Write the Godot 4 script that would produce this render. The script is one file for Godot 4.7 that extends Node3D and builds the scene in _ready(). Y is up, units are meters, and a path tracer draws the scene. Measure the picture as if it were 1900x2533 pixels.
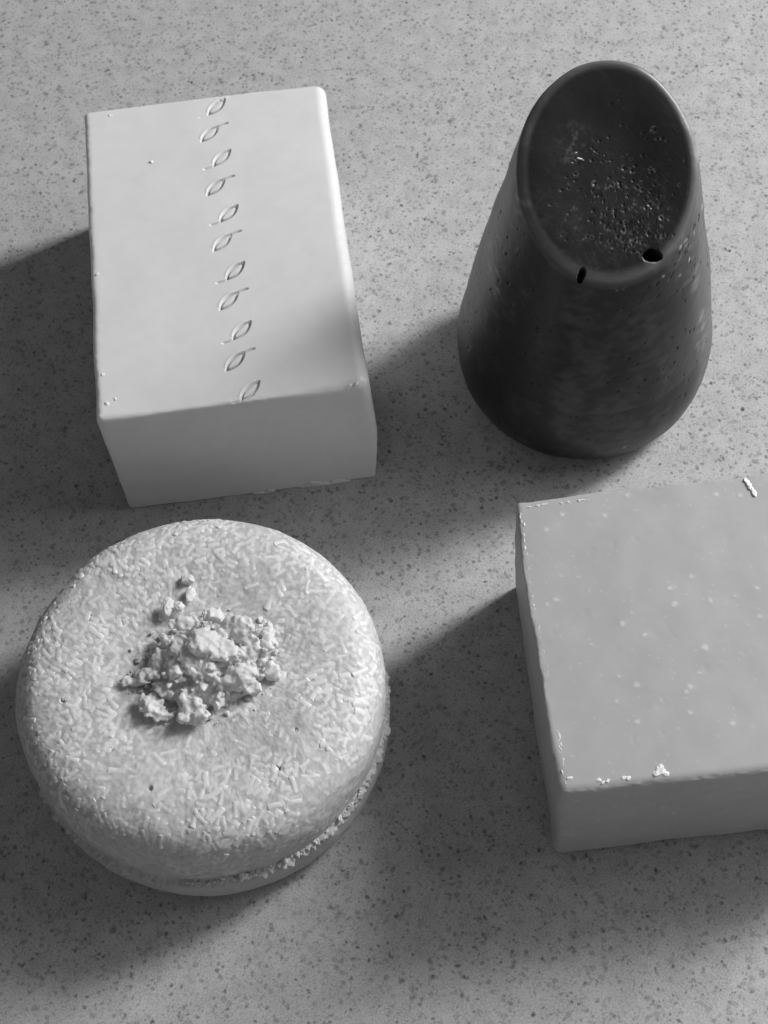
extends Node3D
# Four soaps on a speckled quartz countertop, lit by a small window to the right and two added soft lights. All shapes are worked out in millimetres.

const MM := 0.001
const WINDOW_AT := Vector3(0.838, 0.64, -0.560)
const FRONT_FILL_AT := Vector3(0.12, 0.48, 0.75)
const LOOK_TARGET := Vector3(0.0, 0.015, -0.16)

var rng := RandomNumberGenerator.new()
var coarse := FastNoiseLite.new()
var medium := FastNoiseLite.new()
var fine := FastNoiseLite.new()


func _ready() -> void:
	rng.seed = 20240611
	set_view_and_light()
	set_noises()
	build_countertop()
	build_white_bar()
	build_square_bar()
	build_round_bar()
	build_dark_soap()


func set_view_and_light() -> void:
	var camera := Camera3D.new()
	camera.name = "camera"
	var right := Vector3(0.99720759, -0.03556841, 0.06566521)
	var up := Vector3(0.07467952, 0.47495063, -0.87683799)
	var back := Vector3(0.0, 0.87929335, 0.4762806)
	camera.transform = Transform3D(Basis(right, up, back), Vector3(0, 0.29, 0))
	camera.keep_aspect = Camera3D.KEEP_HEIGHT
	var lens := CameraAttributesPhysical.new()
	lens.frustum_focal_length = 12.0 / tan(deg_to_rad(36.7975 / 2.0))
	lens.frustum_focus_distance = 0.292
	lens.exposure_aperture = 40.0
	lens.frustum_near = 0.01
	lens.frustum_far = 20.0
	camera.attributes = lens
	camera.fov = 36.7975
	camera.near = 0.01
	camera.far = 20.0
	camera.current = true
	add_child(camera)

	var around := WorldEnvironment.new()
	around.name = "surroundings"
	var e := Environment.new()
	e.background_mode = Environment.BG_COLOR
	e.background_color = Color(0.112, 0.112, 0.112).linear_to_srgb()
	e.tonemap_mode = Environment.TONE_MAPPER_LINEAR
	e.tonemap_exposure = 1.0
	e.sdfgi_enabled = true
	e.ssao_enabled = true
	e.ssil_enabled = true
	around.environment = e
	add_child(around)

	var window := AreaLight3D.new()
	window.name = "window_light"
	window.area_size = Vector2(0.20, 0.50)
	window.light_energy = 1.75
	window.light_color = Color(1, 1, 1)
	window.shadow_enabled = true
	window.look_at_from_position(WINDOW_AT, LOOK_TARGET)
	add_child(window)

	# added wide light on the window side, to soften and lighten the shadows
	var soft_fill := AreaLight3D.new()
	soft_fill.name = "added_soft_light"
	soft_fill.area_size = Vector2(0.42, 0.42)
	soft_fill.light_energy = 0.175
	soft_fill.light_color = Color(1, 1, 1)
	soft_fill.shadow_enabled = true
	soft_fill.look_at_from_position(Vector3(0.47, 0.42, -0.28), LOOK_TARGET)
	add_child(soft_fill)

	# added fill light behind the camera, to brighten front faces and edges
	var front_fill := AreaLight3D.new()
	front_fill.name = "added_front_light"
	front_fill.area_size = Vector2(0.9, 0.5)
	front_fill.light_energy = 0.085
	front_fill.light_color = Color(1, 1, 1)
	front_fill.shadow_enabled = true
	front_fill.look_at_from_position(FRONT_FILL_AT, LOOK_TARGET)
	add_child(front_fill)


func set_noises() -> void:
	for n in [[coarse, 0.045, 11], [medium, 0.22, 12], [fine, 0.9, 13]]:
		n[0].noise_type = FastNoiseLite.TYPE_SIMPLEX
		n[0].fractal_type = FastNoiseLite.FRACTAL_FBM
		n[0].fractal_octaves = 2
		n[0].frequency = n[1]
		n[0].seed = n[2]


# ---------- helpers ----------

func soap_material(rough: float, shine: float, through := 0.0) -> StandardMaterial3D:
	var m := StandardMaterial3D.new()
	m.vertex_color_use_as_albedo = true
	m.roughness = rough
	m.metallic_specular = shine
	if through > 0.0:
		m.backlight_enabled = true
		m.backlight = Color(through, through, through).linear_to_srgb()
	return m


func grey(v: float) -> Color:
	return Color(v, v, v)


# Positions in mm and triangles wound counter-clockwise seen from outside -> a smooth mesh in metres.
func commit(v: PackedVector3Array, c: PackedColorArray, t: PackedInt32Array) -> ArrayMesh:
	var n := PackedVector3Array()
	n.resize(v.size())
	for k in range(0, t.size(), 3):
		var a := t[k]
		var b := t[k + 1]
		var d := t[k + 2]
		var face := (v[b] - v[a]).cross(v[d] - v[a])
		n[a] += face
		n[b] += face
		n[d] += face
		t[k + 1] = d
		t[k + 2] = b
	var p := PackedVector3Array()
	p.resize(v.size())
	for k in v.size():
		n[k] = n[k].normalized()
		p[k] = v[k] * MM
	var arrays := []
	arrays.resize(Mesh.ARRAY_MAX)
	arrays[Mesh.ARRAY_VERTEX] = p
	arrays[Mesh.ARRAY_NORMAL] = n
	arrays[Mesh.ARRAY_COLOR] = c
	arrays[Mesh.ARRAY_INDEX] = t
	var mesh := ArrayMesh.new()
	mesh.add_surface_from_arrays(Mesh.PRIMITIVE_TRIANGLES, arrays)
	return mesh


func part(called: String, mesh: Mesh, m: Material, parent: Node3D, at := Vector3.ZERO) -> MeshInstance3D:
	var o := MeshInstance3D.new()
	o.name = called
	o.mesh = mesh
	o.material_override = m
	o.position = at * MM
	parent.add_child(o, true)
	return o


func thing(called: String, label: String, category: String, at: Vector3, turn := 0.0) -> Node3D:
	var o := Node3D.new()
	o.name = called
	o.position = at * MM
	o.rotation_degrees.y = turn
	o.set_meta("label", label)
	o.set_meta("category", category)
	add_child(o, true)
	return o


# Sample places along one edge of a box, dense near its two rounded ends and inside [from, to].
func ticks(half: float, rounding: float, step: float, from := 0.0, to := 0.0, dense := 1.0) -> PackedFloat32Array:
	var out := PackedFloat32Array()
	var ends := 9
	for k in ends:
		out.append(-half + rounding * (1.0 - cos(PI / 2 * k / (ends - 1))) if k < ends - 1 else -half + rounding)
	var x := -half + rounding
	while true:
		x += dense if x > from and x < to else step
		if x > half - rounding - step * 0.4:
			break
		out.append(x)
	for k in range(ends - 1, -1, -1):
		out.append(half - rounding * (1.0 - cos(PI / 2 * k / (ends - 1))))
	return out


# A closed box surface sampled at xs, ys, zs; shape moves a point of the box, tint colours the moved point.
func box_mesh(xs: PackedFloat32Array, ys: PackedFloat32Array, zs: PackedFloat32Array, shape: Callable, tint: Callable) -> ArrayMesh:
	var nx := xs.size()
	var ny := ys.size()
	var nz := zs.size()
	var id := PackedInt32Array()
	id.resize(nx * ny * nz)
	id.fill(-1)
	var v := PackedVector3Array()
	var c := PackedColorArray()
	var t := PackedInt32Array()
	for side in 6:
		var axis := side / 2
		var high := side % 2 == 1
		var nu: int = [ny, nz, nx][axis]
		var nw: int = [nz, nx, ny][axis]
		for u in nu - 1:
			for w in nw - 1:
				var q := []
				for corner in [[0, 0], [1, 0], [1, 1], [0, 1]]:
					var a: int = u + corner[0]
					var b: int = w + corner[1]
					var i: int = [(nx - 1 if high else 0), b, a][axis]
					var j: int = [a, (ny - 1 if high else 0), b][axis]
					var k: int = [b, a, (nz - 1 if high else 0)][axis]
					var key := i + nx * (j + ny * k)
					var n := id[key]
					if n < 0:
						n = v.size()
						id[key] = n
						var p: Vector3 = shape.call(Vector3(xs[i], ys[j], zs[k]))
						v.append(p)
						c.append(tint.call(p))
					q.append(n)
				if high:
					t.append_array([q[0], q[1], q[2], q[0], q[2], q[3]])
				else:
					t.append_array([q[0], q[2], q[1], q[0], q[3], q[2]])
	return commit(v, c, t)


func rounded(q: Vector3, half: Vector3, r: float) -> Vector3:
	var inner := q.clamp(Vector3(r, r, r) - half, half - Vector3(r, r, r))
	var d := q - inner
	return inner + d.normalized() * r if d.length_squared() > 1e-9 else q


var ball_v := PackedVector3Array()
var ball_t := PackedInt32Array()


func unit_ball() -> void:
	var g := (1.0 + sqrt(5.0)) / 2.0
	for p in [[-1, g, 0], [1, g, 0], [-1, -g, 0], [1, -g, 0], [0, -1, g], [0, 1, g], [0, -1, -g], [0, 1, -g], [g, 0, -1], [g, 0, 1], [-g, 0, -1], [-g, 0, 1]]:
		ball_v.append(Vector3(p[0], p[1], p[2]).normalized())
	ball_t = PackedInt32Array([0, 11, 5, 0, 5, 1, 0, 1, 7, 0, 7, 10, 0, 10, 11, 1, 5, 9, 5, 11, 4, 11, 10, 2, 10, 7, 6, 7, 1, 8, 3, 9, 4, 3, 4, 2, 3, 2, 6, 3, 6, 8, 3, 8, 9, 4, 9, 5, 2, 4, 11, 6, 2, 10, 8, 6, 7, 9, 8, 1])
	for round in 3:
		var mid := {}
		var next := PackedInt32Array()
		for k in range(0, ball_t.size(), 3):
			var e := []
			for s in 3:
				var a := ball_t[k + s]
				var b := ball_t[k + (s + 1) % 3]
				var key := Vector2i(mini(a, b), maxi(a, b))
				if not mid.has(key):
					mid[key] = ball_v.size()
					ball_v.append((ball_v[a] + ball_v[b]).normalized())
				e.append(mid[key])
			next.append_array([ball_t[k], e[0], e[2], ball_t[k + 1], e[1], e[0], ball_t[k + 2], e[2], e[1], e[0], e[1], e[2]])
		ball_t = next


# A torn crumb of soap: a flattened lump with ragged facets.
func crumb_mesh(size: Vector3, tone: float, ragged := 0.45) -> ArrayMesh:
	if ball_v.is_empty():
		unit_ball()
	var away := Vector3(rng.randf(), rng.randf(), rng.randf()) * 300.0
	var wave := clampf(1.6 * (size.x + size.z) / 2.0, 2.2, 6.0)
	var cuts := []
	for k in 7:
		cuts.append([Vector3(rng.randfn(), rng.randfn(), rng.randfn()).normalized(), rng.randf_range(0.55, 0.9)])
	var basis := Basis.from_euler(Vector3(rng.randf_range(-0.5, 0.5), rng.randf() * TAU, rng.randf_range(-0.5, 0.5)))
	var v := PackedVector3Array()
	var c := PackedColorArray()
	for p in ball_v:
		var q := p
		for cut in cuts:
			var over: float = q.dot(cut[0]) - cut[1]
			if over > 0.0:
				q -= cut[0] * over * 0.92
		var lump := medium.get_noise_3dv(p * wave + away) * ragged + (0.25 - absf(fine.get_noise_3dv(p * wave * 0.55 + away))) * ragged * 0.8
		q *= 1.0 + lump
		q = basis * q
		v.append(q * size)
		c.append(grey(tone * (1.0 + 0.10 * medium.get_noise_3dv(p * 9.0 - away))))
	return commit(v, c, ball_t.duplicate())


# Quick look-up of the vertices near a point.
func hashed(v: PackedVector3Array, cell: float) -> Dictionary:
	var cells := {}
	for k in v.size():
		var key := Vector3i((v[k] / cell).floor())
		if not cells.has(key):
			cells[key] = PackedInt32Array()
		cells[key].append(k)
	return cells


func near(v: PackedVector3Array, cells: Dictionary, cell: float, at: Vector3, reach: float) -> PackedInt32Array:
	var out := PackedInt32Array()
	var lo := Vector3i(((at - Vector3.ONE * reach) / cell).floor())
	var hi := Vector3i(((at + Vector3.ONE * reach) / cell).floor())
	for x in range(lo.x, hi.x + 1):
		for y in range(lo.y, hi.y + 1):
			for z in range(lo.z, hi.z + 1):
				var list = cells.get(Vector3i(x, y, z))
				if list != null:
					for k in list:
						if v[k].distance_squared_to(at) < reach * reach:
							out.append(k)
	return out


# ---------- the countertop ----------

func build_countertop() -> void:
	var side := 2048
	var texel := 320.0 / side  # mm
	var light := PackedFloat32Array()
	light.resize(side * side)
	var grain := FastNoiseLite.new()
	grain.seed = 5
	grain.noise_type = FastNoiseLite.TYPE_SIMPLEX
	grain.frequency = 0.30
	grain.fractal_octaves = 3
	var cloud := FastNoiseLite.new()
	cloud.seed = 6
	cloud.noise_type = FastNoiseLite.TYPE_SIMPLEX
	cloud.frequency = 0.02
	cloud.fractal_octaves = 3
	var g := grain.get_image(side, side, false, false, false).get_data()
	var w := cloud.get_image(side, side, false, false, false).get_data()
	for k in side * side:
		light[k] = 0.365 + (g[k] - 128.0) * 0.0009 + (w[k] - 128.0) * 0.0003
	# chips of darker stone in the resin: [count, smallest and largest half length in mm, darkness]
	for kind in [[60000, 0.14, 0.26, 0.15, 0.45], [46000, 0.24, 0.66, 0.10, 0.34], [34000, 0.19, 0.46, 0.26, 0.62]]:
		for k in int(kind[0]):
			var cx := rng.randi() % side
			var cy := rng.randi() % side
			var big: float = lerpf(kind[1], kind[2], pow(rng.randf(), 2.0)) / texel
			var thin := big * rng.randf_range(0.45, 0.95)
			var dark := rng.randf_range(kind[3], kind[4])
			var turn := rng.randf() * PI
			var co := cos(turn)
			var si := sin(turn)
			var skew := rng.randf_range(-0.5, 0.5)
			var n := int(ceil(big * 1.3)) + 1
			for dy in range(-n, n + 1):
				for dx in range(-n, n + 1):
					var a := (dx * co + dy * si) / big
					var b := (dy * co - dx * si) / thin + skew * a * a
					var d := (1.0 - (a * a * a * a + b * b)) * thin * 0.9
					if d > 0.0:
						var at := ((cy + dy) & 2047) * side + ((cx + dx) & 2047)
						light[at] *= 1.0 - dark * minf(1.0, d)
	var bytes := PackedByteArray()
	bytes.resize(side * side)
	for k in side * side:
		bytes[k] = int(255.0 * pow(clampf(light[k], 0.0, 1.0), 0.4545))
	var picture := Image.create_from_data(side, side, false, Image.FORMAT_L8, bytes)
	var m := StandardMaterial3D.new()
	m.albedo_texture = ImageTexture.create_from_image(picture)
	m.roughness = 0.42
	m.metallic_specular = 0.4
	m.uv1_triplanar = true
	m.uv1_world_triplanar = true
	m.uv1_scale = Vector3.ONE / 0.32
	m.uv1_offset = Vector3(0.45, 0.0, 0.1)
	var slab := BoxMesh.new()
	slab.size = Vector3(1.3, 0.03, 0.9)
	var o := MeshInstance3D.new()
	o.name = "countertop"
	o.mesh = slab
	o.material_override = m
	o.position = Vector3(0.0, -0.015, -0.3)
	o.set_meta("kind", "structure")
	o.set_meta("label", "grey quartz countertop with fine dark specks")
	add_child(o)


# ---------- the white bar with the line of stamped leaves ----------

const LEAVES := [[2.48, -37.0], [0.48, -29.5], [2.59, -22.3], [0.73, -14.45], [2.93, -6.91], [1.01, 0.59], [3.12, 8.28], [1.23, 15.67], [3.26, 23.37], [1.39, 30.65], [3.75, 37.95]]
const LEAF_AXIS := Vector2(0.70, -0.714)
const LEAF_LONG := 2.9
const LEAF_WIDE := 1.02
const BAR_HALF := Vector3(26.7, 18.2, 40.4)


func leaf_depth(x: float, z: float) -> float:
	var depth := 0.0
	for k in LEAVES.size():
		var d := Vector2(x - LEAVES[k][0], z - LEAVES[k][1])
		if absf(d.y) > 6.0 or absf(d.x) > 7.0:
			continue
		var u := d.dot(LEAF_AXIS)
		var w := d.dot(Vector2(-LEAF_AXIS.y, LEAF_AXIS.x))
		var half := LEAF_WIDE * (1.0 - pow(u / LEAF_LONG, 2.0))
		var off := absf(w) - half if absf(u) < LEAF_LONG else Vector2(absf(u) - LEAF_LONG, w).length()
		depth += (0.82 + 0.16 * sin(k * 2.3)) * smoothstep(0.14, -0.10, off)
		if off > 0.0 and w < 0.0:
			depth -= 0.09 * exp(-pow((off - 0.42) / 0.2, 2.0)) * (1.0 if absf(u) < LEAF_LONG * 0.8 else 0.0)
		# the stalk, by turns at the lower and at the upper end
		var end := -1.0 if k % 2 == 0 else 1.0
		var s := (d - LEAF_AXIS * LEAF_LONG * end * 0.93) * end
		if s.x > -0.1 and s.x < 2.5:
			var path := -0.42 * s.x + 0.06 * s.x * s.x
			depth += 0.80 * exp(-pow((s.y - path) / 0.15, 2.0)) * smoothstep(2.5, 1.7, s.x) * (0.35 if k == 0 else 1.0)
	return minf(depth, 1.0)


func white_shape(q: Vector3) -> Vector3:
	var e := Vector3(q.x / BAR_HALF.x, q.y / BAR_HALF.y, q.z / BAR_HALF.z)
	var r := 0.75 + 1.7 * smoothstep(0.2, 1.0, e.x) * smoothstep(-0.6, 1.0, e.y) + 0.6 * smoothstep(0.3, 1.0, -e.x)
	var p := rounded(q, BAR_HALF, r)
	var rise := clampf((p.y + BAR_HALF.y) / (2.0 * BAR_HALF.y), 0.0, 1.0)
	# cut by hand: faces a little bowed and out of true
	p.x += 0.8 * smoothstep(0.0, 1.0, e.x) * (4.0 * rise * (1.0 - rise)) * smoothstep(-1.0, 1.0, e.z)
	p.x += 0.35 * smoothstep(0.5, 1.0, e.z) * smoothstep(0.0, 1.0, e.x)
	p.z += 0.3 * smoothstep(0.3, 1.0, e.z) * (4.0 * rise * (1.0 - rise))
	p.z += -0.012 * p.x
	p.y += 0.25 * e.x * e.x - 0.15 + (0.5 * smoothstep(0.8, 1.0, e.x) * smoothstep(0.88, 1.0, e.z) if e.y > 0.0 else 0.0)
	p += Vector3(coarse.get_noise_3dv(p), coarse.get_noise_3dv(p + Vector3(70, 0, 0)), coarse.get_noise_3dv(p + Vector3(0, 90, 0))) * Vector3(0.22, 0.12, 0.2)
	# ragged rim: dents along the edges
	var edge := smoothstep(0.93, 1.0, absf(e.x)) * smoothstep(0.9, 1.0, absf(e.y)) + smoothstep(0.95, 1.0, absf(e.z)) * smoothstep(0.9, 1.0, absf(e.y)) + smoothstep(0.93, 1.0, absf(e.x)) * smoothstep(0.95, 1.0, absf(e.z))
	if edge > 0.0:
		p += Vector3(medium.get_noise_3dv(p * 2.0), medium.get_noise_3dv(p * 2.0 + Vector3(50, 0, 0)), medium.get_noise_3dv(p * 2.0 + Vector3(0, 50, 0))) * 0.09 * minf(edge, 1.0)
	if e.y > 0.99 and q.x > -4.0 and q.x < 9.0:
		p.y -= leaf_depth(p.x, p.z)
	elif e.y > 0.0:
		p.y += 0.008 * medium.get_noise_3dv(p)
	if absf(e.z) > 0.99:
		p.z += 0.035 * medium.get_noise_3dv(Vector3(p.x * 0.12, p.y * 2.4, 7.0)) + 0.02 * fine.get_noise_3dv(p * 0.6)
	p.y = maxf(p.y + BAR_HALF.y, 0.05)
	if e.y < 0.0:
		p.y = lerpf(p.y, maxf(0.05, q.y + BAR_HALF.y), smoothstep(-0.6, -1.0, e.y))
	return p


func white_tint(p: Vector3) -> Color:
	return grey(0.72 + 0.012 * coarse.get_noise_3dv(p * 1.5 + Vector3(0, 200, 0)) + 0.02 * medium.get_noise_3dv(p))


func build_white_bar() -> void:
	var t := thing("soap_bar", "white rectangular soap bar stamped with a line of small leaves", "soap", Vector3(-30.4, 0, -204.4), 3.3)
	var m := soap_material(0.42, 0.45, 0.55)
	var xs := ticks(BAR_HALF.x, 2.4, 1.1, -3.2, 6.9, 0.13)
	var ys := ticks(BAR_HALF.y, 2.4, 1.0)
	var zs := ticks(BAR_HALF.z, 1.6, 0.14)
	part("body", box_mesh(xs, ys, zs, white_shape, white_tint), m, t)
	# the raised middle of each stamped leaf
	for k in LEAVES.size():
		part("stamped_leaf", leaf_mesh(k), m, t)
	# slivers pressed out where the bar was cut
	for s in [[15.5, 12.0, 1.5], [2.5, 5.0, 0.9]]:
		part("sliver", sliver_mesh(s[1], s[2]), m, t, Vector3(s[0], 0.1, BAR_HALF.z + 0.08 - 0.012 * s[0]))
	for s in [[-24.4, 37.0, 0.5], [-22.8, 36.2, 0.4], [-12.5, -23.5, 0.4], [-25.2, 5.0, 0.45], [-24.2, 22.0, 0.35], [-20.8, -38.0, 0.45], [-25.0, 30.0, 0.4], [24.6, 39.4, 0.4], [23.4, 39.6, 0.3]]:
		part("crumb", crumb_mesh(Vector3(s[2], s[2] * 0.6, s[2]), 0.8), m, t, Vector3(s[0], 36.35, s[1]))


func leaf_mesh(k: int) -> ArrayMesh:
	var v := PackedVector3Array()
	var c := PackedColorArray()
	var t := PackedInt32Array()
	var nu := 22
	var nw := 12
	var across := Vector2(-LEAF_AXIS.y, LEAF_AXIS.x)
	for layer in 2:
		for i in nu + 1:
			for j in nw + 1:
				var a := -1.0 + 2.0 * i / nu
				var b := -1.0 + 2.0 * j / nw
				var u := a * LEAF_LONG * 0.75
				var w := b * (LEAF_WIDE - 0.36) * (1.0 - a * a)
				var xz: Vector2 = Vector2(LEAVES[k][0], LEAVES[k][1]) + LEAF_AXIS * u + across * w
				var ex := xz.x / BAR_HALF.x
				var top := 2.0 * BAR_HALF.y + 0.25 * ex * ex - 0.15 + coarse.get_noise_3dv(Vector3(xz.x, BAR_HALF.y + 0.1, xz.y) + Vector3(70, 0, 0)) * 0.12
				var edge := maxf(absf(b), absf(a))
				var y := top - 0.06 - 0.10 * pow(edge, 6.0)
				if layer == 1 or edge > 0.999:
					y = top - 1.2
				v.append(Vector3(xz.x, minf(y, top + 1.0) if k < 10 or xz.y < 40.0 else top - 0.5, minf(xz.y, 40.2)))
				c.append(white_tint(v[-1]))
	var row := nw + 1
	var far := (nu + 1) * row
	for i in nu:
		for j in nw:
			var q := i * row + j
			# which way the grid turns: axis x across points down, so wind it to face up
			t.append_array([q, q + row + 1, q + row, q, q + 1, q + row + 1])
			t.append_array([far + q, far + q + row, far + q + row + 1, far + q, far + q + row + 1, far + q + 1])
	return commit(v, c, t)


func sliver_mesh(long: float, high: float) -> ArrayMesh:
	var v := PackedVector3Array()
	var c := PackedColorArray()
	var t := PackedInt32Array()
	var n := 36
	var away := Vector3(rng.randf() * 100.0, 0, 0)
	for i in n + 1:
		var a := -1.0 + 2.0 * i / n
		var swell := pow(1.0 - a * a, 0.6)
		var h := high * swell * (0.8 + 0.9 * medium.get_noise_3dv(Vector3(a * long * 0.7, 0, 0) + away)) + 0.06
		for j in 9:
			var turn := PI * j / 8.0
			v.append(Vector3(a * long * 0.5, maxf(0.0, h * sin(turn)), 0.38 * (swell + 0.1) * cos(turn) + (0.12 * fine.get_noise_3dv(Vector3(a * long, j * 0.3, 3) + away))))
			c.append(grey(0.8))
	for i in n:
		for j in 8:
			var q := i * 9 + j
			t.append_array([q, q + 9, q + 10, q, q + 10, q + 1])
	return commit(v, c, t)


# ---------- the square bar cut off by the right edge of the picture ----------

const BLOCK_HALF := Vector3(35.0, 18.35, 28.7)
const BLOCK_SPOTS := [[7.6, 3.6, 1.0], [4.3, 6.6, 1.0], [15.4, 4.9, 1.0], [20.3, 1.0, 1.1], [36.8, 2.6, 0.9], [41.1, 3.3, 0.8], [4.1, 20.9, 1.0], [2.4, 21.6, 0.7], [24.9, 20.8, 1.1], [25.1, 24.0, 1.1], [29.0, 18.9, 0.9], [17.0, 25.0, 0.6], [18.7, 29.5, 1.1], [28.8, 33.0, 1.4], [32.1, 41.7, 0.5], [13.0, 36.7, 0.8], [15.7, 38.7, 1.0], [25.0, 40.1, 1.1], [24.1, 40.9, 0.8], [11.8, 41.4, 1.0], [14.7, 45.5, 1.1], [24.0, 44.8, 0.9], [40.1, 22.4, 0.9], [39.8, 27.9, 0.9], [5.5, 16.3, 0.5], [8.7, 16.9, 0.6], [15.2, 26.9, 1.3], [31.5, 24.0, 1.1], [36.0, 23.5, 0.8], [9.0, 30.2, 0.5], [27.0, 37.5, 0.7], [31.0, 47.5, 0.9]]


func block_shape(q: Vector3) -> Vector3:
	var e := Vector3(q.x / BLOCK_HALF.x, q.y / BLOCK_HALF.y, q.z / BLOCK_HALF.z)
	var front := smoothstep(0.2, 1.0, e.z)
	var r := 0.5 + 1.3 * front + 0.5 * smoothstep(0.5, 1.0, -e.z) * smoothstep(-0.5, -1.0, e.x)
	var p := rounded(q, BLOCK_HALF, r)
	p += Vector3(coarse.get_noise_3dv(p + Vector3(300, 0, 0)), coarse.get_noise_3dv(p + Vector3(370, 0, 0)), coarse.get_noise_3dv(p + Vector3(300, 90, 0))) * Vector3(0.4, 0.14, 0.4)
	p.x -= 0.85 * e.y * smoothstep(0.0, 1.0, -e.x)
	p.z += -0.018 * (p.x + BLOCK_HALF.x)
	var edge := smoothstep(0.96, 1.0, absf(e.x)) * smoothstep(0.95, 1.0, absf(e.y)) + smoothstep(0.96, 1.0, absf(e.z)) * smoothstep(0.95, 1.0, absf(e.y)) + smoothstep(0.97, 1.0, absf(e.x)) * smoothstep(0.97, 1.0, absf(e.z))
	if edge > 0.0:
		p += Vector3(medium.get_noise_3dv(p * 2.2), medium.get_noise_3dv(p * 2.2 + Vector3(50, 0, 0)), medium.get_noise_3dv(p * 2.2 + Vector3(0, 50, 0))) * 0.10 * minf(edge, 1.0)
	if e.y > 0.98:
		p.y += 0.012 * medium.get_noise_3dv(p * 0.8)
		for s in BLOCK_SPOTS:
			var d := Vector2(p.x + BLOCK_HALF.x - s[0], p.z + BLOCK_HALF.z - s[1]).length()
			if d < s[2]:
				p.y += 0.025 * (1.0 - pow(d / s[2], 2.0))
	if e.z > 0.99:
		p.z += 0.04 * medium.get_noise_3dv(Vector3(p.x * 0.12, p.y * 2.4, 7.0)) + 0.03 * fine.get_noise_3dv(p * Vector3(0.3, 0.9, 0.9))
	if e.y > 0.99:
		p.y += 0.008 * fine.get_noise_3dv(p * Vector3(0.25, 0.5, 0.7)) - 0.035 * smoothstep(0.55, 0.8, medium.get_noise_3dv(p * 0.8 + Vector3(0, 60, 0)))
	p.y = maxf(p.y + BLOCK_HALF.y, 0.05)
	return p


func block_tint(p: Vector3) -> Color:
	var tone := 0.465 + 0.02 * coarse.get_noise_3dv(p * 2.2 + Vector3(0, 300, 0)) + 0.015 * medium.get_noise_3dv(p * 0.7)
	if p.y > 35.5:
		for s in BLOCK_SPOTS:
			var d: float = Vector2(p.x + BLOCK_HALF.x - s[0], p.z + BLOCK_HALF.z - s[1]).length() / s[2] / 0.5
			if d < 1.3:
				tone += 0.16 * smoothstep(1.0, 0.6, d + 0.6 * fine.get_noise_3dv(p * 0.8))
		tone += 0.10 * smoothstep(0.70, 0.80, fine.get_noise_3dv(p * 0.8 + Vector3(40, 0, 0)))
	elif p.z > 26.0:
		tone += 0.12 * smoothstep(0.60, 0.72, fine.get_noise_3dv(p * Vector3(0.5, 1.4, 1.0)))
	return grey(tone)


func build_square_bar() -> void:
	var t := thing("soap_bar", "grey square soap bar with pale specks, cut off by the right picture edge", "soap", Vector3(25.3, 0, -137.2) + Vector3(35.0, 0, 28.5).rotated(Vector3.UP, deg_to_rad(1.4)), 1.4)
	var m := soap_material(0.45, 0.4, 0.62)
	var xs := ticks(BLOCK_HALF.x, 2.0, 0.34)
	var ys := ticks(BLOCK_HALF.y, 2.0, 0.6)
	var zs := ticks(BLOCK_HALF.z, 2.0, 0.34)
	part("body", box_mesh(xs, ys, zs, block_shape, block_tint), m, t)
	var pale := soap_material(0.5, 0.4, 0.3)
	var top := 2.0 * BLOCK_HALF.y
	# flakes hanging on along the left and far edges
	for k in 60:
		var z := -27.0 + 54.0 * pow(rng.randf(), 0.9)
		var s := rng.randf_range(0.12, 0.27)
		part("edge_flake", crumb_mesh(Vector3(s * 0.8, s * 0.6, s * rng.randf_range(1.2, 3.2)), 0.62), pale, t, Vector3(-34.95 + rng.randf_range(-0.25, 0.35) + 0.6 * smoothstep(-10.0, 27.0, z), top - 0.12, z))
	for k in 10:
		part("edge_flake", crumb_mesh(Vector3(rng.randf_range(0.4, 0.9), 0.2, 0.25), 0.6), pale, t, Vector3(-34.2 + 13.0 * rng.randf(), top - 0.12, -27.6 + rng.randf_range(-0.1, 0.3)))
	for s in [[17.0, 54.6, 1.0], [16.3, 55.2, 0.8], [17.7, 55.3, 0.7], [17.2, 54.0, 0.6], [6.4, 55.1, 0.55], [7.9, 55.4, 0.4], [10.7, 55.2, 0.5], [7.0, 55.6, 0.4], [11.4, 55.4, 0.45], [1.6, 54.2, 0.5]]:
		part("soap_flake", crumb_mesh(Vector3(s[2], s[2] * 0.3, s[2] * 0.8), 0.74, 0.3), pale, t, Vector3(s[0] - 35.0, top + 0.0, s[1] - 28.5 - 0.018 * s[0]))
	for k in 5:
		part("soap_flake", crumb_mesh(Vector3(0.42, 0.16, 0.75), 0.84, 0.3), pale, t, Vector3(42.8 + k * 0.25 - 35.0, top + 0.12, 0.9 + k * 0.7 - 28.5 - 0.018 * 43.0))


# ---------- the round bar of pressed noodles ----------

const DISC_PROFILE := [[0.0, 0.05], [24.0, 0.05], [30.6, 0.1], [32.7, 0.8], [34.0, 2.6], [34.8, 5.4], [35.0, 8.6], [34.8, 11.2], [34.5, 12.2], [33.9, 12.8], [33.85, 13.2], [34.1, 13.8], [34.2, 16.4], [34.4, 19.0], [34.4, 22.0], [33.9, 25.0], [32.7, 27.5], [30.6, 29.3], [27.4, 30.2], [22.0, 30.5], [12.0, 29.9], [0.0, 29.7]]
var disc_line := PackedVector2Array()
var disc_length := PackedFloat32Array()


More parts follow.
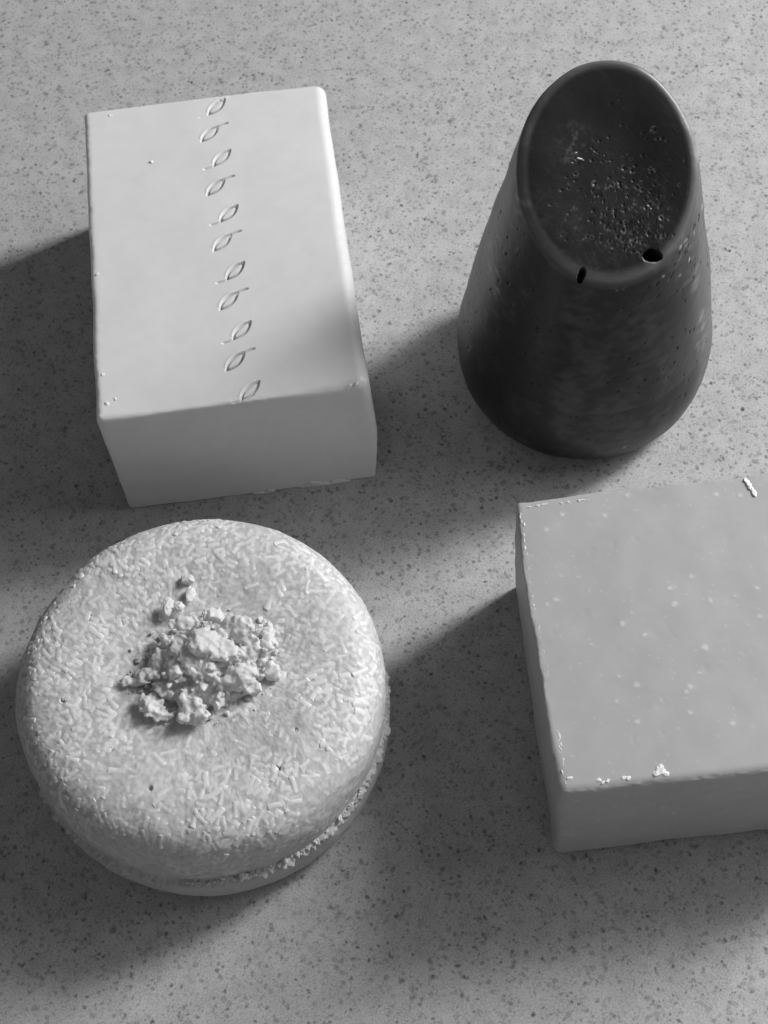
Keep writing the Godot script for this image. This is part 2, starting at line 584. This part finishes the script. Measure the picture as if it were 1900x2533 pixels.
func smooth_line(points: Array, per: int) -> PackedVector2Array:
	var out := PackedVector2Array()
	for k in points.size() - 1:
		var a := Vector2(points[maxi(k - 1, 0)][0], points[maxi(k - 1, 0)][1])
		var b := Vector2(points[k][0], points[k][1])
		var d := Vector2(points[k + 1][0], points[k + 1][1])
		var e := Vector2(points[mini(k + 2, points.size() - 1)][0], points[mini(k + 2, points.size() - 1)][1])
		var n := maxi(2, int(ceil(b.distance_to(d) * per / 3.0))) if maxf(b.y, d.y) > 0.2 else 3
		for s in n:
			var p := b.cubic_interpolate(d, a, e, float(s) / n)
			out.append(Vector2(maxf(p.x, 0.0), maxf(p.y, 0.05)))
	out.append(Vector2(points[-1][0], points[-1][1]))
	return out


func disc_point(line: Vector2, turn: float) -> Vector3:
	var d := Vector3(sin(turn), 0, cos(turn))
	var p := d * line.x + Vector3(0, line.y, 0)
	if line.y < 0.2:
		return p
	var seam := exp(-pow((line.y - 13.4) / 3.5, 2.0))
	p.y += seam * 0.5 * coarse.get_noise_3dv(d * 34.0)
	var side := smoothstep(30.0, 33.0, line.x)
	var push := 0.35 * coarse.get_noise_3dv(p + Vector3(0, 500, 0)) + 0.12 * medium.get_noise_3dv(p)
	p += (d * side + Vector3.UP * (1.0 - side)) * push * minf(1.0, line.y * 0.5)
	# the pressed-out lip under the seam
	var lip := exp(-pow((line.y - 11.9) / 0.9, 2.0))
	p += d * lip * (0.15 + 0.9 * maxf(0.0, medium.get_noise_3dv(d * 34.0)) + 0.8 * fine.get_noise_3dv(p * 0.9))
	return p


func build_round_bar() -> void:
	var t := thing("shampoo_bar", "round pale shampoo bar of pressed noodles with a crumbled top", "soap", Vector3(-36.6, 0, -110.8))
	var m := soap_material(0.5, 0.4, 0.40)
	disc_line = smooth_line(DISC_PROFILE, 13)
	disc_length.append(0.0)
	for k in range(1, disc_line.size()):
		disc_length.append(disc_length[-1] + disc_line[k].distance_to(disc_line[k - 1]))
	var around := 960
	var v := PackedVector3Array()
	var c := PackedColorArray()
	var tri := PackedInt32Array()
	var rows := disc_line.size()
	for i in rows:
		for j in around:
			var p := disc_point(disc_line[i], TAU * j / around)
			if i > 0 and i < rows - 1:
				p += p.normalized() * (0.05 * fine.get_noise_3dv(p * 1.3))
			v.append(p)
			c.append(grey(0.475 + 0.04 * medium.get_noise_3dv(p * 0.6) + 0.05 * fine.get_noise_3dv(p * 0.9)))
	for i in rows - 1:
		for j in around:
			var a := i * around + j
			var b := i * around + (j + 1) % around
			tri.append_array([a, b, b + around, a, b + around, a + around])
	var cells := hashed(v, 2.0)
	var noodles := plan_noodles()
	# the paste swells softly over each noodle pressed into it
	for n in noodles:
		var soft: float = n.wide * 0.66
		for k in near(v, cells, 2.0, n.at, n.long + 0.4):
			var d: Vector3 = v[k] - n.at
			var f: float = smoothstep(1.25, 0.45, absf(d.dot(n.across)) / soft) * smoothstep(n.long + 0.2, n.long - 0.3, absf(d.dot(n.along)))
			if f > 0.0:
				v[k] += n.up * (0.065 * f * n.show)
				c[k] = c[k].lerp(grey(n.tone), f * (0.35 + 0.65 * n.show))
	for pit in [[14.4, 19.8, 0.55, 0.8], [-19.5, -12.0, 0.5, 0.6], [-15.0, 14.0, 0.4, 0.5], [21.0, 3.5, 0.35, 0.4], [5.0, -24.0, 0.4, 0.4], [18.0, 13.0, 0.3, 0.4], [-24.0, 4.0, 0.5, 0.5], [-8.0, 22.0, 0.4, 0.5], [17.0, -14.0, 0.35, 0.5], [27.0, 8.0, 0.4, 0.4]]:
		var at := Vector3(pit[0], 30.3, pit[1])
		for k in near(v, cells, 2.0, at, pit[2] * 2.0):
			var d: float = Vector2(v[k].x - at.x, v[k].z - at.z).length() / pit[2]
			v[k].y -= pit[3] * smoothstep(1.3, 0.5, d)
	part("body", commit(v, c, tri), m, t)
	build_noodles(t, noodles)
	build_crumbs(t)
	# crumbs along the seam at the front
	var seam_m := soap_material(0.55, 0.4, 0.4)
	for k in 90:
		var turn := rng.randf_range(-1.0, 1.1) if k > 40 else rng.randfn(0.25, 0.25)
		var s := rng.randf_range(0.15, 0.42) * (1.0 if rng.randf() < 0.85 else 1.8)
		var d := Vector3(sin(turn), 0, cos(turn))
		part("seam_crumb", crumb_mesh(Vector3(s, s * 0.7, s * rng.randf_range(0.7, 1.6)), rng.randf_range(0.58, 0.72), 0.6), seam_m, t, d * (34.4 + rng.randf_range(-0.7, 0.3)) + Vector3(0, 12.7 + rng.randf_range(-0.6, 0.6) + 0.5 * coarse.get_noise_3dv(d * 34.0), 0))


func noodle_mesh() -> ArrayMesh:
	var v := PackedVector3Array()
	var c := PackedColorArray()
	var t := PackedInt32Array()
	var rings := [[-1.0, 0.0], [-1.0, 0.55], [-0.93, 0.86], [-0.80, 1.0], [0.0, 1.04], [0.80, 1.0], [0.93, 0.86], [1.0, 0.55], [1.0, 0.0]]
	var bend := rng.randf_range(-0.35, 0.35)
	var taper := rng.randf_range(-0.12, 0.12)
	for ring in rings:
		for j in 10:
			var turn := TAU * j / 10
			var r: float = ring[1] * (1.0 + taper * ring[0]) * rng.randf_range(0.93, 1.07)
			v.append(Vector3(ring[0], r * cos(turn), r * sin(turn) + bend * ring[0] * ring[0]) * 1000.0)
			c.append(Color.WHITE)
	for i in rings.size() - 1:
		for j in 10:
			var a := i * 10 + j
			var b := i * 10 + (j + 1) % 10
			t.append_array([a, b, b + 10, a, b + 10, a + 10])
	return commit(v, c, t)


func plan_noodles() -> Array:
	var cell := 1.6
	var taken := {}
	var placed := []
	var first := 0
	while disc_line[first].y < 15.2:
		first += 1
	var total := disc_length[-1] - disc_length[first]
	var tries := 0
	while tries < 45000 and placed.size() < 3900:
		tries += 1
		# even spread over the area from the seam to the middle of the top
		var s := disc_length[first] + total * rng.randf()
		var i := clampi(disc_length.bsearch(s), first + 1, disc_line.size() - 2)
		if rng.randf() * 34.5 > disc_line[i].x:
			continue
		var turn := rng.randf() * TAU
		var on_side := smoothstep(28.5, 25.0, disc_line[i].y)
		if rng.randf() < on_side * 0.45:
			continue
		var long := lerpf(0.6, 1.9, pow(rng.randf(), 1.5))
		var wide := rng.randf_range(0.60, 0.86)
		var p := disc_point(disc_line[i], turn)
		var across := Vector3(cos(turn), 0, -sin(turn))
		var slope := (disc_point(disc_line[i + 1], turn) - disc_point(disc_line[i - 1], turn)).normalized()
		var up := slope.cross(across).normalized()
		if up.dot(p - Vector3(0, 15, 0)) < 0.0:
			up = -up
		var a := rng.randf() * TAU
		var along := (across * cos(a) + slope * sin(a)).normalized()
		var clash := false
		var spots := []
		for k in 3:
			var q := p + along * (long - wide * 0.5) * (k - 1.0)
			spots.append(q)
			var key := Vector3i((q / cell).floor())
			for x in range(-1, 2):
				for y in range(-1, 2):
					for z in range(-1, 2):
						for other in taken.get(key + Vector3i(x, y, z), []):
							if q.distance_to(other[0]) < (wide + other[1]) * 0.40:
								clash = true
			if clash:
				break
		if clash:
			continue
		for q in spots:
			var key := Vector3i((q / cell).floor())
			if not taken.has(key):
				taken[key] = []
			taken[key].append([q, wide])
		# rubbed smooth in places: there the noodles lie deeper
		var rubbed := smoothstep(-0.25, 0.35, coarse.get_noise_3dv(p * 1.1 + Vector3(900, 0, 0)))
		var show := clampf(rng.randf_range(0.45, 1.15) - 0.55 * rubbed - 0.45 * on_side, 0.08, 1.0)
		var tone := rng.randf_range(0.59, 0.74) - 0.03 * on_side
		placed.append({"at": p, "along": along, "up": up, "across": along.cross(up).normalized(), "long": long, "wide": wide, "show": show, "tone": tone})
	print("noodles ", placed.size(), " of tries ", tries)
	return placed


func build_noodles(t: Node3D, noodles: Array) -> void:
	var shapes := [noodle_mesh(), noodle_mesh(), noodle_mesh(), noodle_mesh()]
	var placed := []
	for n in noodles:
		if n.show < 0.25:
			continue
		var thick := 0.40
		var up: Vector3 = n.up
		var centre: Vector3 = n.at - up * (thick - 0.09 * n.show)
		var seen: float = up.dot((Vector3(36.6, 290, 110.8) - centre).normalized()) * n.long * n.show
		placed.append([seen, Transform3D(Basis(n.along * n.long, up * thick, n.across * n.wide) * MM, centre * MM), n.tone])
	placed.sort_custom(func(a, b): return a[0] > b[0])
	var tones := []
	for k in 7:
		var m := soap_material(0.48, 0.4, 0.4)
		m.albedo_color = grey(0.59 + 0.023 * k).linear_to_srgb()
		tones.append(m)
	for k in mini(300, placed.size()):
		var o := MeshInstance3D.new()
		o.name = "soap_noodle"
		o.mesh = shapes[k % 4]
		o.material_override = tones[clampi(int((placed[k][2] - 0.58) / 0.023), 0, 6)]
		o.transform = placed[k][1]
		t.add_child(o, true)
	var rest := MultiMesh.new()
	rest.transform_format = MultiMesh.TRANSFORM_3D
	rest.use_colors = true
	rest.mesh = shapes[0]
	rest.instance_count = placed.size() - 300
	for k in range(300, placed.size()):
		rest.set_instance_transform(k - 300, placed[k][1])
		rest.set_instance_color(k - 300, grey(placed[k][2]))
	var many := MultiMeshInstance3D.new()
	many.name = "small_soap_noodles"
	many.multimesh = rest
	many.material_override = soap_material(0.48, 0.4, 0.4)
	many.set_meta("kind", "stuff")
	t.add_child(many, true)


const CRUMBS := [[-2.6, 4.2, -2.8, 4.8, 4.1], [2.3, 5.6, -3.2, 5.2, 4.8], [5.9, 5.2, -1.2, 4.5, 4.1], [4.1, 3.6, -9.1, 4.1, 2.7], [-1.5, 4.2, -7.8, 4.1, 2.7], [7.8, 4.0, -5.7, 6.1, 4.3], [14.1, 2.2, -4.5, 2.7, 6.1], [8.7, 3.2, 2.7, 5.0, 4.8], [10.4, 3.6, -1.8, 3.6, 4.3], [2.4, 4.0, 1.8, 3.6, 4.5], [-3.0, 3.0, 0.3, 3.9, 3.6], [-6.8, 1.8, -2.0, 3.2, 3.2], [-7.0, 1.8, 1.1, 2.2, 1.7], [-9.6, 1.0, 1.1, 3.4, 3.2], [-12.3, 0.6, 1.4, 2.9, 1.9], [-5.7, 1.6, 3.5, 3.2, 3.4], [-7.9, 1.6, 6.6, 4.1, 3.4], [-5.5, 1.0, 8.2, 3.4, 2.0], [-0.1, 1.8, 8.3, 5.2, 4.3], [-1.8, 2.0, 9.5, 1.9, 2.2], [4.0, 1.6, 6.7, 2.6, 2.9], [-0.3, 2.2, 5.1, 3.2, 2.2], [1.3, 2.8, 4.1, 2.9, 1.9], [6.3, 2.2, 4.5, 2.2, 1.9], [14.5, 1.2, 1.6, 2.8, 2.9], [-4.8, 1.6, -12.5, 2.7, 3.4], [-6.0, 1.0, -10.9, 1.5, 1.5], [-2.8, 1.6, -12.3, 2.7, 2.2], [-1.2, 1.0, -18.3, 2.4, 2.2], [-0.7, 1.2, -15.1, 1.9, 3.6], [11.8, 3.0, -6.3, 2.4, 1.8], [2.9, 5.0, -6.6, 1.4, 1.5], [4.3, 3.4, 1.5, 1.4, 3.9], [-2.5, 1.8, 4.3, 2.3, 1.9], [5.5, 4.6, -5.1, 2.7, 2.3], [-4.5, 3.2, -5.1, 2.7, 2.3], [-0.3, 4.6, -0.3, 3.2, 2.5]]


func build_crumbs(t: Node3D) -> void:
	var m := soap_material(0.5, 0.4, 0.8)
	var core := part("crumbled_core", heap_mesh(), m, t)
	# loose crumbs that fell off the torn middle
	for k in range(25, 31):
		var s: Array = CRUMBS[k]
		part("crumb", crumb_mesh(Vector3(s[3] * 0.5, minf(s[3], s[4]) * 0.36, s[4] * 0.52), rng.randf_range(0.72, 0.82), 0.4), m, core, Vector3(s[0], 30.0 + s[1], s[2]))
	for k in 70:
		var a := rng.randf() * TAU
		var r := 0.95 + 0.30 * pow(rng.randf(), 2.0)
		var s := 0.18 + 0.6 * pow(rng.randf(), 2.5)
		part("crumb", crumb_mesh(Vector3(s, s * 0.7, s * rng.randf_range(0.7, 1.3)), rng.randf_range(0.66, 0.80), 0.4), m, core, Vector3(2.0 + 12.0 * r * cos(a), 30.15, -0.5 + 9.6 * r * sin(a)))


# The torn, crumbly middle as one waxy mass: ragged lumps joined softly, then meshed as surface nets.
func heap_mesh() -> ArrayMesh:
	var cell := 0.26
	var lo := Vector3(-17.0, 28.6, -13.5)
	var nx := int(36.0 / cell)
	var ny := int(11.0 / cell)
	var nz := int(28.0 / cell)
	var f := PackedFloat32Array()
	f.resize(nx * ny * nz)
	f.fill(2.0)
	var lumps := [[2.5, 30.0, -0.5, 10.6, 3.0, 7.8]]
	for k in CRUMBS.size():
		if k < 25 or k > 30:
			var s: Array = CRUMBS[k]
			lumps.append([s[0], 30.0 + s[1], s[2], s[3] * 0.62, minf(s[3], s[4]) * rng.randf_range(0.32, 0.46), s[4] * 0.64])
	for k in 130:
		var a := rng.randf() * TAU
		var r := rng.randf_range(0.1, 1.0)
		var s := 0.5 + 1.0 * pow(rng.randf(), 2.0)
		lumps.append([2.3 + 11.0 * r * cos(a), 30.2 + 4.8 * sqrt(1.0 - r * r) * rng.randf_range(0.7, 1.1), -0.4 + 8.6 * r * sin(a), s, s * 0.6, s * rng.randf_range(0.7, 1.3)])
	var join := 0.18
	for l in lumps:
		var at := Vector3(l[0], l[1], l[2])
		var size := Vector3(l[3], l[4], l[5])
		var small := minf(size.x, minf(size.y, size.z))
		var tilt := Basis.from_euler(Vector3(rng.randf_range(-0.45, 0.45), rng.randf_range(-0.4, 0.4), rng.randf_range(-0.45, 0.45))) if size.x < 8.0 else Basis()
		var away := Vector3(rng.randf(), rng.randf(), rng.randf()) * 200.0
		var cuts := []
		for k in (4 if size.x < 8.0 else 0):
			cuts.append([Vector3(rng.randfn(), rng.randfn(), rng.randfn()).normalized(), rng.randf_range(0.45, 0.85)])
		var reach := size.length() * 0.75 + 1.0 if size.x < 8.0 else 12.0
		var i0 := Vector3i(((at - Vector3.ONE * reach - lo) / cell).floor()).clamp(Vector3i.ZERO, Vector3i(nx - 1, ny - 1, nz - 1))
		var i1 := Vector3i(((at + Vector3.ONE * reach - lo) / cell).ceil()).clamp(Vector3i.ZERO, Vector3i(nx - 1, ny - 1, nz - 1))
		for y in range(i0.y, i1.y + 1):
			for z in range(i0.z, i1.z + 1):
				for x in range(i0.x, i1.x + 1):
					var p := lo + Vector3(x, y, z) * cell
					var q := (tilt * (p - at)) / size
					var long := q.length()
					if long > 2.2:
						continue
					var d := long - 1.0
					for cut in cuts:
						d = maxf(d, q.dot(cut[0]) - cut[1])
					d *= small
					d += 0.36 * medium.get_noise_3dv(p * 2.4 + away) + 0.20 * (absf(fine.get_noise_3dv(p * 0.85 + away)) - 0.25)
					var n := x + nx * (y + ny * z)
					var h := maxf(join - absf(f[n] - d), 0.0) / join
					f[n] = minf(f[n], d) - h * h * join * 0.25
	return nets(f, nx, ny, nz, lo, cell)


func nets(f: PackedFloat32Array, nx: int, ny: int, nz: int, lo: Vector3, cell: float) -> ArrayMesh:
	var v := PackedVector3Array()
	var c := PackedColorArray()
	var t := PackedInt32Array()
	var id := PackedInt32Array()
	id.resize(nx * ny * nz)
	id.fill(-1)
	var sx := 1
	var sy := nx
	var sz := nx * ny
	var corners := [0, sx, sy, sx + sy, sz, sx + sz, sy + sz, sx + sy + sz]
	var offs := [Vector3(0, 0, 0), Vector3(1, 0, 0), Vector3(0, 1, 0), Vector3(1, 1, 0), Vector3(0, 0, 1), Vector3(1, 0, 1), Vector3(0, 1, 1), Vector3(1, 1, 1)]
	var edges := [[0, 1], [2, 3], [4, 5], [6, 7], [0, 2], [1, 3], [4, 6], [5, 7], [0, 4], [1, 5], [2, 6], [3, 7]]
	for z in nz - 1:
		for y in ny - 1:
			var row := y * sy + z * sz
			for x in nx - 1:
				var n := row + x
				var inside := 0
				for k in 8:
					if f[n + corners[k]] < 0.0:
						inside += 1
				if inside == 0 or inside == 8:
					continue
				var sum := Vector3.ZERO
				var hits := 0
				for e in edges:
					var a := f[n + corners[e[0]]]
					var b := f[n + corners[e[1]]]
					if (a < 0.0) != (b < 0.0):
						sum += offs[e[0]].lerp(offs[e[1]], a / (a - b))
						hits += 1
				id[n] = v.size()
				var p := lo + (Vector3(x, y, z) + sum / hits) * cell
				v.append(p)
				c.append(grey(0.75 + 0.07 * medium.get_noise_3dv(p * 0.8) + 0.04 * fine.get_noise_3dv(p)))
	for z in range(1, nz - 1):
		for y in range(1, ny - 1):
			for x in range(1, nx - 1):
				var n := x + y * sy + z * sz
				var here := f[n] < 0.0
				for way in [[sx, sy, sz], [sy, sz, sx], [sz, sx, sy]]:
					if here == (f[n + way[0]] < 0.0):
						continue
					var a := id[n]
					var b := id[n - way[1]]
					var d := id[n - way[1] - way[2]]
					var e := id[n - way[2]]
					if a < 0 or b < 0 or d < 0 or e < 0:
						continue
					if here:
						t.append_array([a, b, d, a, d, e])
					else:
						t.append_array([a, d, b, a, e, d])
	return commit(v, c, t)


# ---------- the dark tapered soap with the slanting top ----------

const CONE_AXIS := 70.8
const CONE_SLOPE := 0.18
const CONE_R := 27.15
var cone_tilt := deg_to_rad(34.9)


func build_dark_soap() -> void:
	var t := thing("soap_bar", "dark tapered round soap standing upright with a slanting top", "soap", Vector3(45.9, 0, -189.4))
	var m := soap_material(0.41, 0.48)
	var tan_tilt := tan(cone_tilt)
	var face := Vector3(0, cos(cone_tilt), sin(cone_tilt))
	var v := PackedVector3Array()
	var c := PackedColorArray()
	var tri := PackedInt32Array()
	# turns: fine on the side that shows
	var turns := PackedFloat32Array()
	var a := -PI
	while a < PI - 0.004:
		turns.append(a)
		a += 0.0085 if absf(a) < 2.0 else 0.03
	var columns := turns.size()
	var rows := 0
	for j in columns:
		var turn := turns[j]
		var slant := tan_tilt * cos(turn)
		var h_rim := (CONE_AXIS - slant * (CONE_R + 12.0 * CONE_SLOPE)) / (1.0 - slant * CONE_SLOPE)
		var r_rim := CONE_R - (h_rim - 12.0) * CONE_SLOPE
		var line := []
		line.append_array(smooth_line([[0.0, 0.05], [18.6, 0.05], [21.6, 0.5], [24.2, 2.2], [26.0, 5.2], [27.0, 9.5], [27.25, 14.0], [26.8, 18.5], [25.9, 23.0]], 8))
		var below := Vector2(CONE_R - (h_rim - 1.8 - 12.0) * CONE_SLOPE, h_rim - 1.8)
		var inside := Vector2(r_rim - 1.6, h_rim + slant * 1.6)
		var corner := Vector2(r_rim, h_rim)
		var from: Vector2 = line[-1]
		for k in range(1, 171):
			line.append(from.lerp(below, k / 170.0) + Vector2(0.55 * sin(PI * pow(k / 170.0, 0.8)), 0.0))
		for k in range(1, 22):
			var s := k / 22.0
			line.append(below.lerp(corner, s).lerp(corner.lerp(inside, s), s))
		for k in range(0, 86):
			line.append(inside.lerp(Vector2(0.02, CONE_AXIS - slant * 0.02), k / 85.0) - Vector2(0.0, 1.0 * smoothstep(0.0, 0.8, k / 85.0)))
		rows = line.size()
		for k in rows:
			var q: Vector2 = line[k]
			v.append(Vector3(sin(turn) * q.x, q.y, cos(turn) * q.x))
	# v runs column by column
	var edge_from := rows - 86 - 21
	for j in columns:
		for k in rows:
			var n := j * rows + k
			var p := v[n]
			if p.y > 0.2:
				var out := Vector3(p.x, 3.0, p.z).normalized().slerp(face, smoothstep(edge_from - 2.0, rows - 84.0, k))
				v[n] += out * (0.30 * coarse.get_noise_3dv(p + Vector3(0, 800, 0)) + 0.025 * medium.get_noise_3dv(p * 1.2) + 0.012 * fine.get_noise_3dv(p * Vector3(0.8, 2.0, 0.8)))
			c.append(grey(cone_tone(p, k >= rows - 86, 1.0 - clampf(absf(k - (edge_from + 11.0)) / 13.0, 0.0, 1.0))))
	for j in columns:
		for k in rows - 1:
			var q := j * rows + k
			var w := ((j + 1) % columns) * rows + k
			tri.append_array([q, w, w + 1, q, w + 1, q + 1])
	var cell := 2.0
	var cells := hashed(v, cell)
	# the two air holes at the lower rim of the slanting face
	for hole in [[Vector3(7.3, CONE_AXIS - 15.3 * tan_tilt, 15.3), 1.75, 1.15, 5.0, 0.1], [Vector3(-6.1, CONE_AXIS - 17.4 * tan_tilt, 17.4), 0.62, 1.35, 4.0, 0.25]]:
		var at: Vector3 = hole[0]
		for k in near(v, cells, cell, at, 3.5):
			var d := v[k] - at
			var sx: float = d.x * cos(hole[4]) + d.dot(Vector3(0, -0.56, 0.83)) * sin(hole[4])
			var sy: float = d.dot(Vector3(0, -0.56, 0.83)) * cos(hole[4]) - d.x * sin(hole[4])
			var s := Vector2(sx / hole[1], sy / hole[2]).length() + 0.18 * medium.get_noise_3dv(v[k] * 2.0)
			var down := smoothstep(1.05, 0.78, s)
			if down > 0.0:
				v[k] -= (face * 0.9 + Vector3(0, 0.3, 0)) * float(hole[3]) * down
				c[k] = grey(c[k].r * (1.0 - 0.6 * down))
	# small pits with pale rims
	for n in 860:
		var on_face := n < 420
		var at: Vector3
		if on_face:
			var x := rng.randfn(2.5, 6.0)
			var u := rng.randfn(7.0, 7.0)
			if n < 80:
				x = rng.randfn(4.0, 2.6)
				u = rng.randfn(14.0, 2.8)
			at = Vector3(x, CONE_AXIS - u * sin(cone_tilt) - 0.8, u * cos(cone_tilt))
			if Vector2(at.x, at.z).length() > CONE_R - (at.y - 12.0) * CONE_SLOPE - 1.5:
				continue
		else:
			var turn := rng.randf_range(-1.9, 1.9)
			var h := rng.randf_range(3.0, 62.0)
			at = Vector3(sin(turn), 0, cos(turn)) * (CONE_R - (maxf(h, 12.0) - 12.0) * CONE_SLOPE) + Vector3(0, h, 0)
			if at.y > CONE_AXIS - at.z * tan_tilt - 2.0:
				continue
		var r := (0.15 if on_face else 0.20) + 0.26 * pow(rng.randf(), 2.5)
		var out := face if on_face else Vector3(at.x, 4.0, at.z).normalized()
		var pale := 0.0
		if on_face and (n < 80 or rng.randf() < 0.25):
			pale = rng.randf_range(0.02, 0.12)
		for k in near(v, cells, cell, at, r * 2.4 + 0.3):
			var d := v[k] - at
			d -= out * d.dot(out)
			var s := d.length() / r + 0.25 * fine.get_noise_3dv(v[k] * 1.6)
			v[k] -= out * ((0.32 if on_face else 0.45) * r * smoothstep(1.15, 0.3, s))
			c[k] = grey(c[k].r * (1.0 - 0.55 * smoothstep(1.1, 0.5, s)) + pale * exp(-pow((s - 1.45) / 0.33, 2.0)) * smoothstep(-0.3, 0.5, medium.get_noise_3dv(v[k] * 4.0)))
	# pale scuffs and raised shreds: on the right flank, a few elsewhere
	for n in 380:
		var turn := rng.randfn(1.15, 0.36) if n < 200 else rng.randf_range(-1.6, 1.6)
		var h := rng.randf_range(6.0, 60.0)
		var at := Vector3(sin(turn), 0, cos(turn)) * (CONE_R - (maxf(h, 12.0) - 12.0) * CONE_SLOPE) + Vector3(0, h, 0)
		if at.y > CONE_AXIS - at.z * tan_tilt - 1.5:
			continue
		var out := Vector3(at.x, 4.0, at.z).normalized()
		var long := rng.randf_range(0.25, 0.9)
		var thin := rng.randf_range(0.18, 0.4)
		var tilt := rng.randf_range(-0.3, 0.3) + (1.2 if rng.randf() < 0.4 else 0.0)
		var side := Vector3(cos(turn), 0, -sin(turn))
		var dir := (side * cos(tilt) + Vector3.UP * sin(tilt)).normalized()
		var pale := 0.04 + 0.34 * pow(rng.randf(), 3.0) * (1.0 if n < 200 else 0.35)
		for k in near(v, cells, cell, at, long * 1.2 + 0.2):
			var d := v[k] - at
			var along := d.dot(dir) / long
			var s := Vector2(along, (d - dir * d.dot(dir)).length() / thin).length()
			if s < 1.6:
				v[k] += out * 0.05 * smoothstep(1.5, 0.4, s)
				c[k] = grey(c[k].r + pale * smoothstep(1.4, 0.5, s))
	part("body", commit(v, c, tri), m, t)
	var pale_m := soap_material(0.5, 0.4)
	for s in [[-5.3, -0.4, 0.95, 0.26, 0.62], [-5.8, -1.3, 0.35, 0.22, 0.62], [6.9, 7.4, 0.4, 0.25, 0.4], [7.6, 7.9, 0.3, 0.2, 0.35], [3.6, 10.0, 0.5, 0.3, 0.25], [8.2, 10.4, 0.4, 0.25, 0.35], [6.5, 11.5, 0.35, 0.3, 0.3]]:
		var o := part("pale_flake", crumb_mesh(Vector3(s[2], 0.16, s[3]), s[4]), pale_m, t, Vector3(s[0], CONE_AXIS - s[1] * tan_tilt - 0.75, s[1]))
		o.rotation = Vector3(cone_tilt, -0.5, 0)


func cone_tone(p: Vector3, on_face: bool, rim: float) -> float:
	var tone := 0.010 if on_face else 0.015
	if on_face:
		var low := smoothstep(-3.0, 9.0, p.z)
		var bloom := medium.get_noise_3dv(p * 1.3) * 0.6 + fine.get_noise_3dv(p * 1.2) * 0.5
		tone += 0.012 * low * smoothstep(-0.2, 0.6, bloom)
		tone += 0.16 * low * smoothstep(0.52, 0.75, bloom) * smoothstep(13.0, 4.0, Vector2(p.x - 3.0, p.z - 10.0).length())
		tone += 0.05 * smoothstep(5.0, 1.0, Vector2(p.x + 5.5, p.z + 2.2).length()) * smoothstep(0.0, 0.6, bloom)
	else:
		var turn := atan2(p.x, p.z)
		var streak := coarse.get_noise_3dv(Vector3(p.x * 1.6, p.y * 0.7, p.z * 1.6) + Vector3(0, 60, 0)) * 0.7 + medium.get_noise_3dv(p * Vector3(1.0, 1.6, 1.0)) * 0.45
		tone += 0.038 * smoothstep(-0.1, 0.7, streak)
		# dried lather in streaks on the upper left flank and on the right one
		tone += 0.14 * smoothstep(0.25, 0.7, streak) * smoothstep(0.55, 0.0, absf(turn + 1.25)) * smoothstep(34.0, 48.0, p.y)
		tone += 0.03 * smoothstep(0.9, 0.2, absf(turn - 1.5)) + 0.10 * smoothstep(0.1, 0.6, streak) * smoothstep(0.7, 0.1, absf(turn - 1.3)) * smoothstep(10.0, 30.0, p.y)  # the even lift is lit-side brightness put into the tone
	tone += 0.095 * rim  # rim highlight and glow of the thin edge, painted into the colour
	return maxf(0.008, tone)
